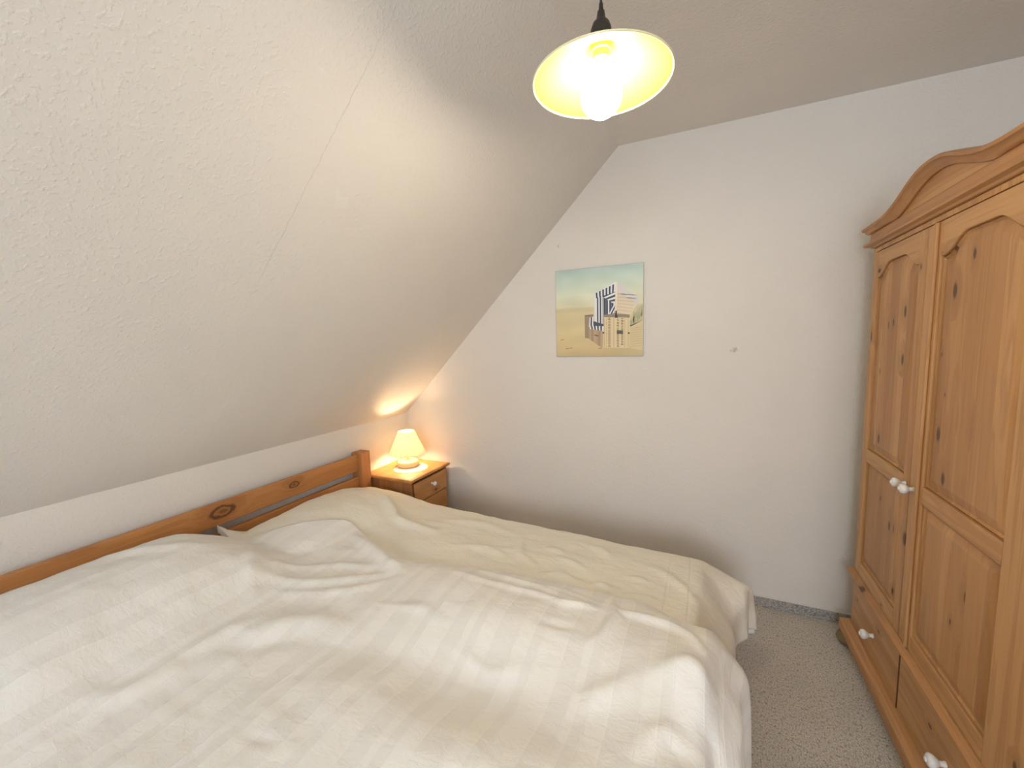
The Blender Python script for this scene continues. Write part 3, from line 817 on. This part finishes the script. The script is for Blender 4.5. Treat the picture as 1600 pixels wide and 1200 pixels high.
NEAR_W = [
    ([(-1.046, 1.155), (-1.266, 1.065), (-1.479, 0.892)], .007, .022), ([(-1.048, 1.104), (-1.22, 0.954), (-1.417, 0.84)], .008, .022),
    ([(-0.981, 1.097), (-1.102, 0.96), (-1.276, 0.847)], .007, .022), ([(-0.947, 0.827), (-1.093, 0.801), (-1.173, 0.732), (-1.186, 0.611)], .014, .045),
    ([(-1.427, 1.3), (-1.135, 1.184), (-0.999, 1.136)], .016, .03), ([(-1.733, 1.311), (-1.686, 1.112), (-1.696, 0.93)], .008, .03),
    ([(-1.592, 0.823), (-1.695, 0.694), (-1.809, 0.569)], .008, .03), ([(-1.215, 0.547), (-1.253, 0.44), (-1.303, 0.36)], .008, .03),
    ([(-1.079, 0.725), (-1.162, 0.648), (-1.236, 0.589)], -.008, .03), ([(-1.264, 0.526), (-1.256, 0.651), (-1.214, 0.781)], .007, .025),
    ([(-0.889, 0.485), (-0.82, 0.503)], -.004, .012),
    ([(-0.809, 1.188), (-0.618, 1.172), (-0.477, 1.18), (-0.359, 1.166), (-0.252, 1.241)], .007, .014),
    ([(-0.752, 1.252), (-0.579, 1.225), (-0.402, 1.244), (-0.285, 1.228)], .007, .012), ([(-0.649, 1.224), (-0.482, 1.216), (-0.321, 1.208)], .006, .010),
    ([(-0.428, 1.152), (-0.335, 1.176), (-0.26, 1.193)], .006, .012), ([(-0.255, 1.256), (-0.224, 1.165), (-0.236, 1.082), (-0.268, 1.021)], .012, .016),
    ([(-0.229, 1.213), (-0.153, 1.209), (-0.074, 1.201), (-0.014, 1.201)], .009, .014), ([(-0.081, 1.198), (-0.02, 1.173), (0.015, 1.119)], .009, .014),
    ([(-0.092, 0.993), (-0.016, 1.034), (0.046, 1.015)], .014, .03), ([(-0.408, 1.047), (-0.328, 1.062)], -.006, .014),
    ([(-1.035, 0.797), (-0.634, 0.811), (-0.329, 0.826), (-0.10, 0.835)], -.019, .10), ([(-0.80, 1.04), (-0.50, 1.02), (-0.20, 1.02)], .012, .09),
    ([(-0.109, 0.823), (-0.057, 0.874), (-0.011, 0.865)], .012, .025), ([(-0.126, 0.997), (-0.165, 0.943), (-0.268, 0.863)], .010, .03),
    ([(-0.002, 0.944), (0.043, 0.917), (0.077, 0.864)], -.014, .03), ([(-0.75, 0.60), (-0.45, 0.62), (-0.15, 0.66)], .014, .09),
    ([(-1.55, 0.50), (-1.45, 0.38), (-1.40, 0.25)], .008, .05), ([(-1.62, 0.98), (-1.50, 0.90), (-1.36, 0.80)], .010, .03),
    ([(-0.62, 0.90), (-0.50, 0.87), (-0.42, 0.90)], .005, .016), ([(-0.95, 0.95), (-0.80, 0.98), (-0.70, 0.95)], .006, .02)]

def h_far(X, Y):
    z = 0.505 - 0.052 * (X + 1.8) / 1.9
    z = z + 0.034 * bumpf(Y, 1.42, 0.40)
    z = z + 0.092 * bumpf(X, -1.70, 0.26, 3) * bumpf(Y, 1.32, 0.47, 4)
    z = z - 0.05 * sstep(-X, 1.79, 1.88)
    for p, a, w in FAR_W: z = z + ridge(X, Y, p, a * 2.1, w)
    return z
def h_near(X, Y):
    z = 0.565 - 0.030 * (X + 1.8) / 1.9 + 0.0 * Y
    z = z + 0.165 * bumpf(X, -1.70, 0.32, 2.6) * bumpf(Y, 0.50, 0.46, 5)
    z = z - 0.05 * sstep(-X, 1.79, 1.88)
    z = z + 0.028 * bumpf(Y, 1.12, 0.16) * sstep(X, -1.1, -0.7) + 0.03 * bumpf(X, -0.02, 0.10) * bumpf(Y, 1.0, 0.10)
    z = z - 0.028 * bumpf(X, 0.03, 0.09) * bumpf(Y, 0.86, 0.07)
    for p, a, w in NEAR_W: z = z + ridge(X, Y, p, a * 1.5, w)
    return z
EX = [-1.87, -1.80, -1.70, -1.60, -1.485, -1.38, -1.24, -1.05, -0.80, -0.60, -0.37, -0.145, -0.09, 0.016, 0.08, 0.5]
EY = [0.925, 0.94, 1.04, 1.18, 1.335, 1.32, 1.275, 1.235, 1.295, 1.325, 1.345, 1.33, 1.30, 1.29, 1.30, 1.30]

def over(s, edge, r):
    """Flat cloth coordinate s -> position and drop when it bends over an edge."""
    a = np.clip((s - edge) / r, 0, math.pi / 2)
    rest = np.maximum(0, s - edge - r * math.pi / 2)
    return np.where(s < edge, s, edge + r * np.sin(a)), np.where(s < edge, 0, r * (1 - np.cos(a)) + rest)

def fold(s, edge, ang, run):
    """Cloth that creases over an edge, slopes down at 'ang' for 'run', then hangs plumb (cloth coordinate along axis 1)."""
    t = s - edge
    a = ang * sstep(t, -0.025, 0.022) + (math.radians(88) - ang) * sstep(t, run - 0.035, run + 0.035)
    d = np.diff(s, axis=1); am = (a[:, 1:] + a[:, :-1]) / 2
    x = s[:, :1] + np.concatenate([np.zeros((s.shape[0], 1)), np.cumsum(d * np.cos(am), 1)], 1)
    dz = np.concatenate([np.zeros((s.shape[0], 1)), np.cumsum(d * np.sin(am), 1)], 1)
    return x, dz

def cloth(name, X, Y, Z, U, V, mat, label, org, thick):
    ny, nx = X.shape
    verts = np.stack([X - org[0], Y - org[1], Z - org[2]], -1).reshape(-1, 3)
    idx = np.arange(nx * ny).reshape(ny, nx)
    faces = np.stack([idx[:-1, :-1], idx[:-1, 1:], idx[1:, 1:], idx[1:, :-1]], -1).reshape(-1, 4)
    me = bpy.data.meshes.new(name)
    me.from_pydata(verts.tolist(), [], faces.tolist())
    uvl = me.uv_layers.new(name='UVMap')
    uu, vv = U.reshape(-1), V.reshape(-1)
    li = np.empty(len(me.loops), dtype=np.int32); me.loops.foreach_get('vertex_index', li)
    uvl.data.foreach_set('uv', np.stack([uu[li], vv[li]], -1).astype(np.float32).reshape(-1))
    me.shade_smooth()
    me.materials.append(mat)
    o = bpy.data.objects.new(name, me); COL.objects.link(o); o.location = org
    sm = o.modifiers.new('thickness', 'SOLIDIFY'); sm.thickness = thick; sm.offset = -1.0
    return o

# cream duvet on the half of the bed by the nightstand
nx, ny = 200, 110
P_, Q = np.meshgrid(np.linspace(0, 1, nx), np.linspace(0, 1, ny))
P_ = np.where(P_ < 0.8, P_ * 0.86 / 0.8, 0.86 + (P_ - 0.8) * 0.14 / 0.2)
S0 = -1.885 + 0.095 * (1 - sstep(Q, 0.02, 0.16))
Sx = S0 + (0.275 + 0.100 * sstep(Q, 0.52, 0.90) - 0.070 * sstep(Q, 0.90, 1.0) - S0) * P_
yend = 1.835 + 0.135 * sstep(Sx, -1.50, -1.20)
Fy = 0.935 + (yend - 0.935) * Q
cn = sstep(Fy, 1.62, 1.88)
x_, dxp = fold(Sx, 0.004 + 0.010 * np.sin(Fy * 8.0), math.radians(54) - math.radians(35) * cn, 0.19 + 0.0 * Fy)
y_, dyp = over(Fy, 1.785, 0.070)
Zf = h_far(np.minimum(Sx, 0.03), np.minimum(Fy, 1.80)) - dxp - dyp
hang = np.clip(dxp / 0.2, 0, 1)
x_ = x_ + hang * (0.006 * np.sin(Fy * 21.0 + 0.6) + 0.014 * np.sin(Fy * 62.0) * cn)
y_ = y_ + hang * 0.02 * np.sin(Sx * 30) * sstep(Fy, 1.7, 1.9)
Zf += 0.006 * fbm(Sx, Fy, 5.0, 7.0, 2.2) + 0.0020 * fbm(Sx, Fy, 13.0, 16.0, 5.1)
o = cloth('duvet', x_, y_, Zf, Sx, Fy, M['duvet_cream'], '', (-0.9, 1.42, 0.46), 0.010)
tag(o, 'cream satin duvet on the bed half beside the nightstand', 'duvet', 'duvets on the bed')

# white striped duvet on the near half, overlapping the cream one
nx, ny = 230, 170
p_ = np.linspace(0, 1, nx); p_ = np.where(p_ < 0.8, p_ * 0.86 / 0.8, 0.86 + (p_ - 0.8) * 0.14 / 0.2)
s = -1.875 + 2.345 * p_; q = np.linspace(0, 1, ny)
Sx, Q = np.meshgrid(s, q)
yfar = np.interp(Sx, EX, EY)
ker = np.ones(7) / 7
yf_row = np.convolve(np.pad(yfar[0], 3, mode='edge'), ker, mode='valid')
yfar = np.repeat(yf_row[None, :], ny, 0)
Fy = -0.20 + (yfar + 0.20) * Q
x_, dxp = fold(Sx, 0.008 + 0.022 * sstep(Fy, 0.6, 1.25) + 0.010 * np.sin(Fy * 9.0 + 2.0), math.radians(52) + 0.0 * Fy, 0.145 + 0.0 * Fy)
ny_, dyn = over(-Fy, -0.06, 0.07)
y_ = -ny_
Xc, Yc = np.minimum(Sx, 0.08), np.maximum(Fy, 0.03)
hn = h_near(Xc, Yc); hf = h_far(Xc, np.maximum(Yc, 0.95)) + 0.016
e = np.clip((yfar - Fy) / 0.085, 0, 1)
pf = np.sqrt(np.clip(1 - (1 - e) ** 2, 0, 1))
Zn = hf + (np.maximum(hn, hf + 0.002) - hf) * pf
Zn = np.where(Fy > 0.90, np.maximum(Zn, hf + 0.001), Zn)
Zn = Zn + (0.007 * fbm(Sx, Fy, 4.5, 6.0, 7.7) + 0.0022 * fbm(Sx, Fy, 11.0, 15.0, 1.9)) * np.clip(e * 2, 0, 1)
hang = np.clip(dxp / 0.2, 0, 1)
x_ = x_ + hang * (0.007 * np.sin(Fy * 15.0 + 1.2) + 0.007 * np.sin(Fy * 37.0))
Zn = Zn - dxp - dyn
o = cloth('duvet', x_, y_, Zn, Sx, Fy, M['duvet_white'], '', (-0.9, 0.55, 0.46), 0.012)
tag(o, 'white duvet with woven stripes covering the near half of the bed', 'duvet', 'duvets on the bed')

def pillow(cx, cy, hx, hy, cz, ht, label, lift=0.0):
    n = 28
    v, f = [], []
    for sgn in (1, -1):
        for j in range(n + 1):
            for i in range(n + 1):
                u, w = -1 + 2 * i / n, -1 + 2 * j / n
                pin = 1 - 0.07 * (1 - u * u) * abs(w) ** 3
                pin2 = 1 - 0.07 * (1 - w * w) * abs(u) ** 3
                t = max(0.0, (1 - u ** 4) * (1 - w ** 4)) ** 0.55
                v.append((cx + hx * u * pin2, cy + hy * w * pin, cz + sgn * (ht * t + 0.002 + 0.010 * lift / 0.1 * (1 - t)) + lift * ((1 - u) / 2) ** 3 * ((1 - w) / 2) ** 7))
    N = (n + 1) ** 2
    for sgn in range(2):
        for j in range(n):
            for i in range(n):
                a = sgn * N + j * (n + 1) + i
                f.append((a, a + 1, a + n + 2, a + n + 1))
    rim = [i for i in range(n + 1)] + [j * (n + 1) + n for j in range(1, n + 1)] + [n * (n + 1) + i for i in range(n - 1, -1, -1)] + [j * (n + 1) for j in range(n - 1, 0, -1)]
    for a, b in zip(rim, rim[1:] + rim[:1]): f.append((a, b, N + b, N + a))
    o = mesh_obj('pillow', v, f, M['pillow'], org=(cx, cy, cz - ht), smooth=True)
    tag(o, label, 'pillow', 'pillows under the duvets')
pillow(-1.665, 1.375, 0.190, 0.40, 0.508, 0.058, 'white pillow peeking out under the cream duvet by the headboard', 0.135)
pillow(-1.655, 0.495, 0.195, 0.40, 0.530, 0.080, 'white pillow bulging under the striped duvet by the headboard')

for o in bpy.data.objects:
    if '_org' in o: del o['_org']
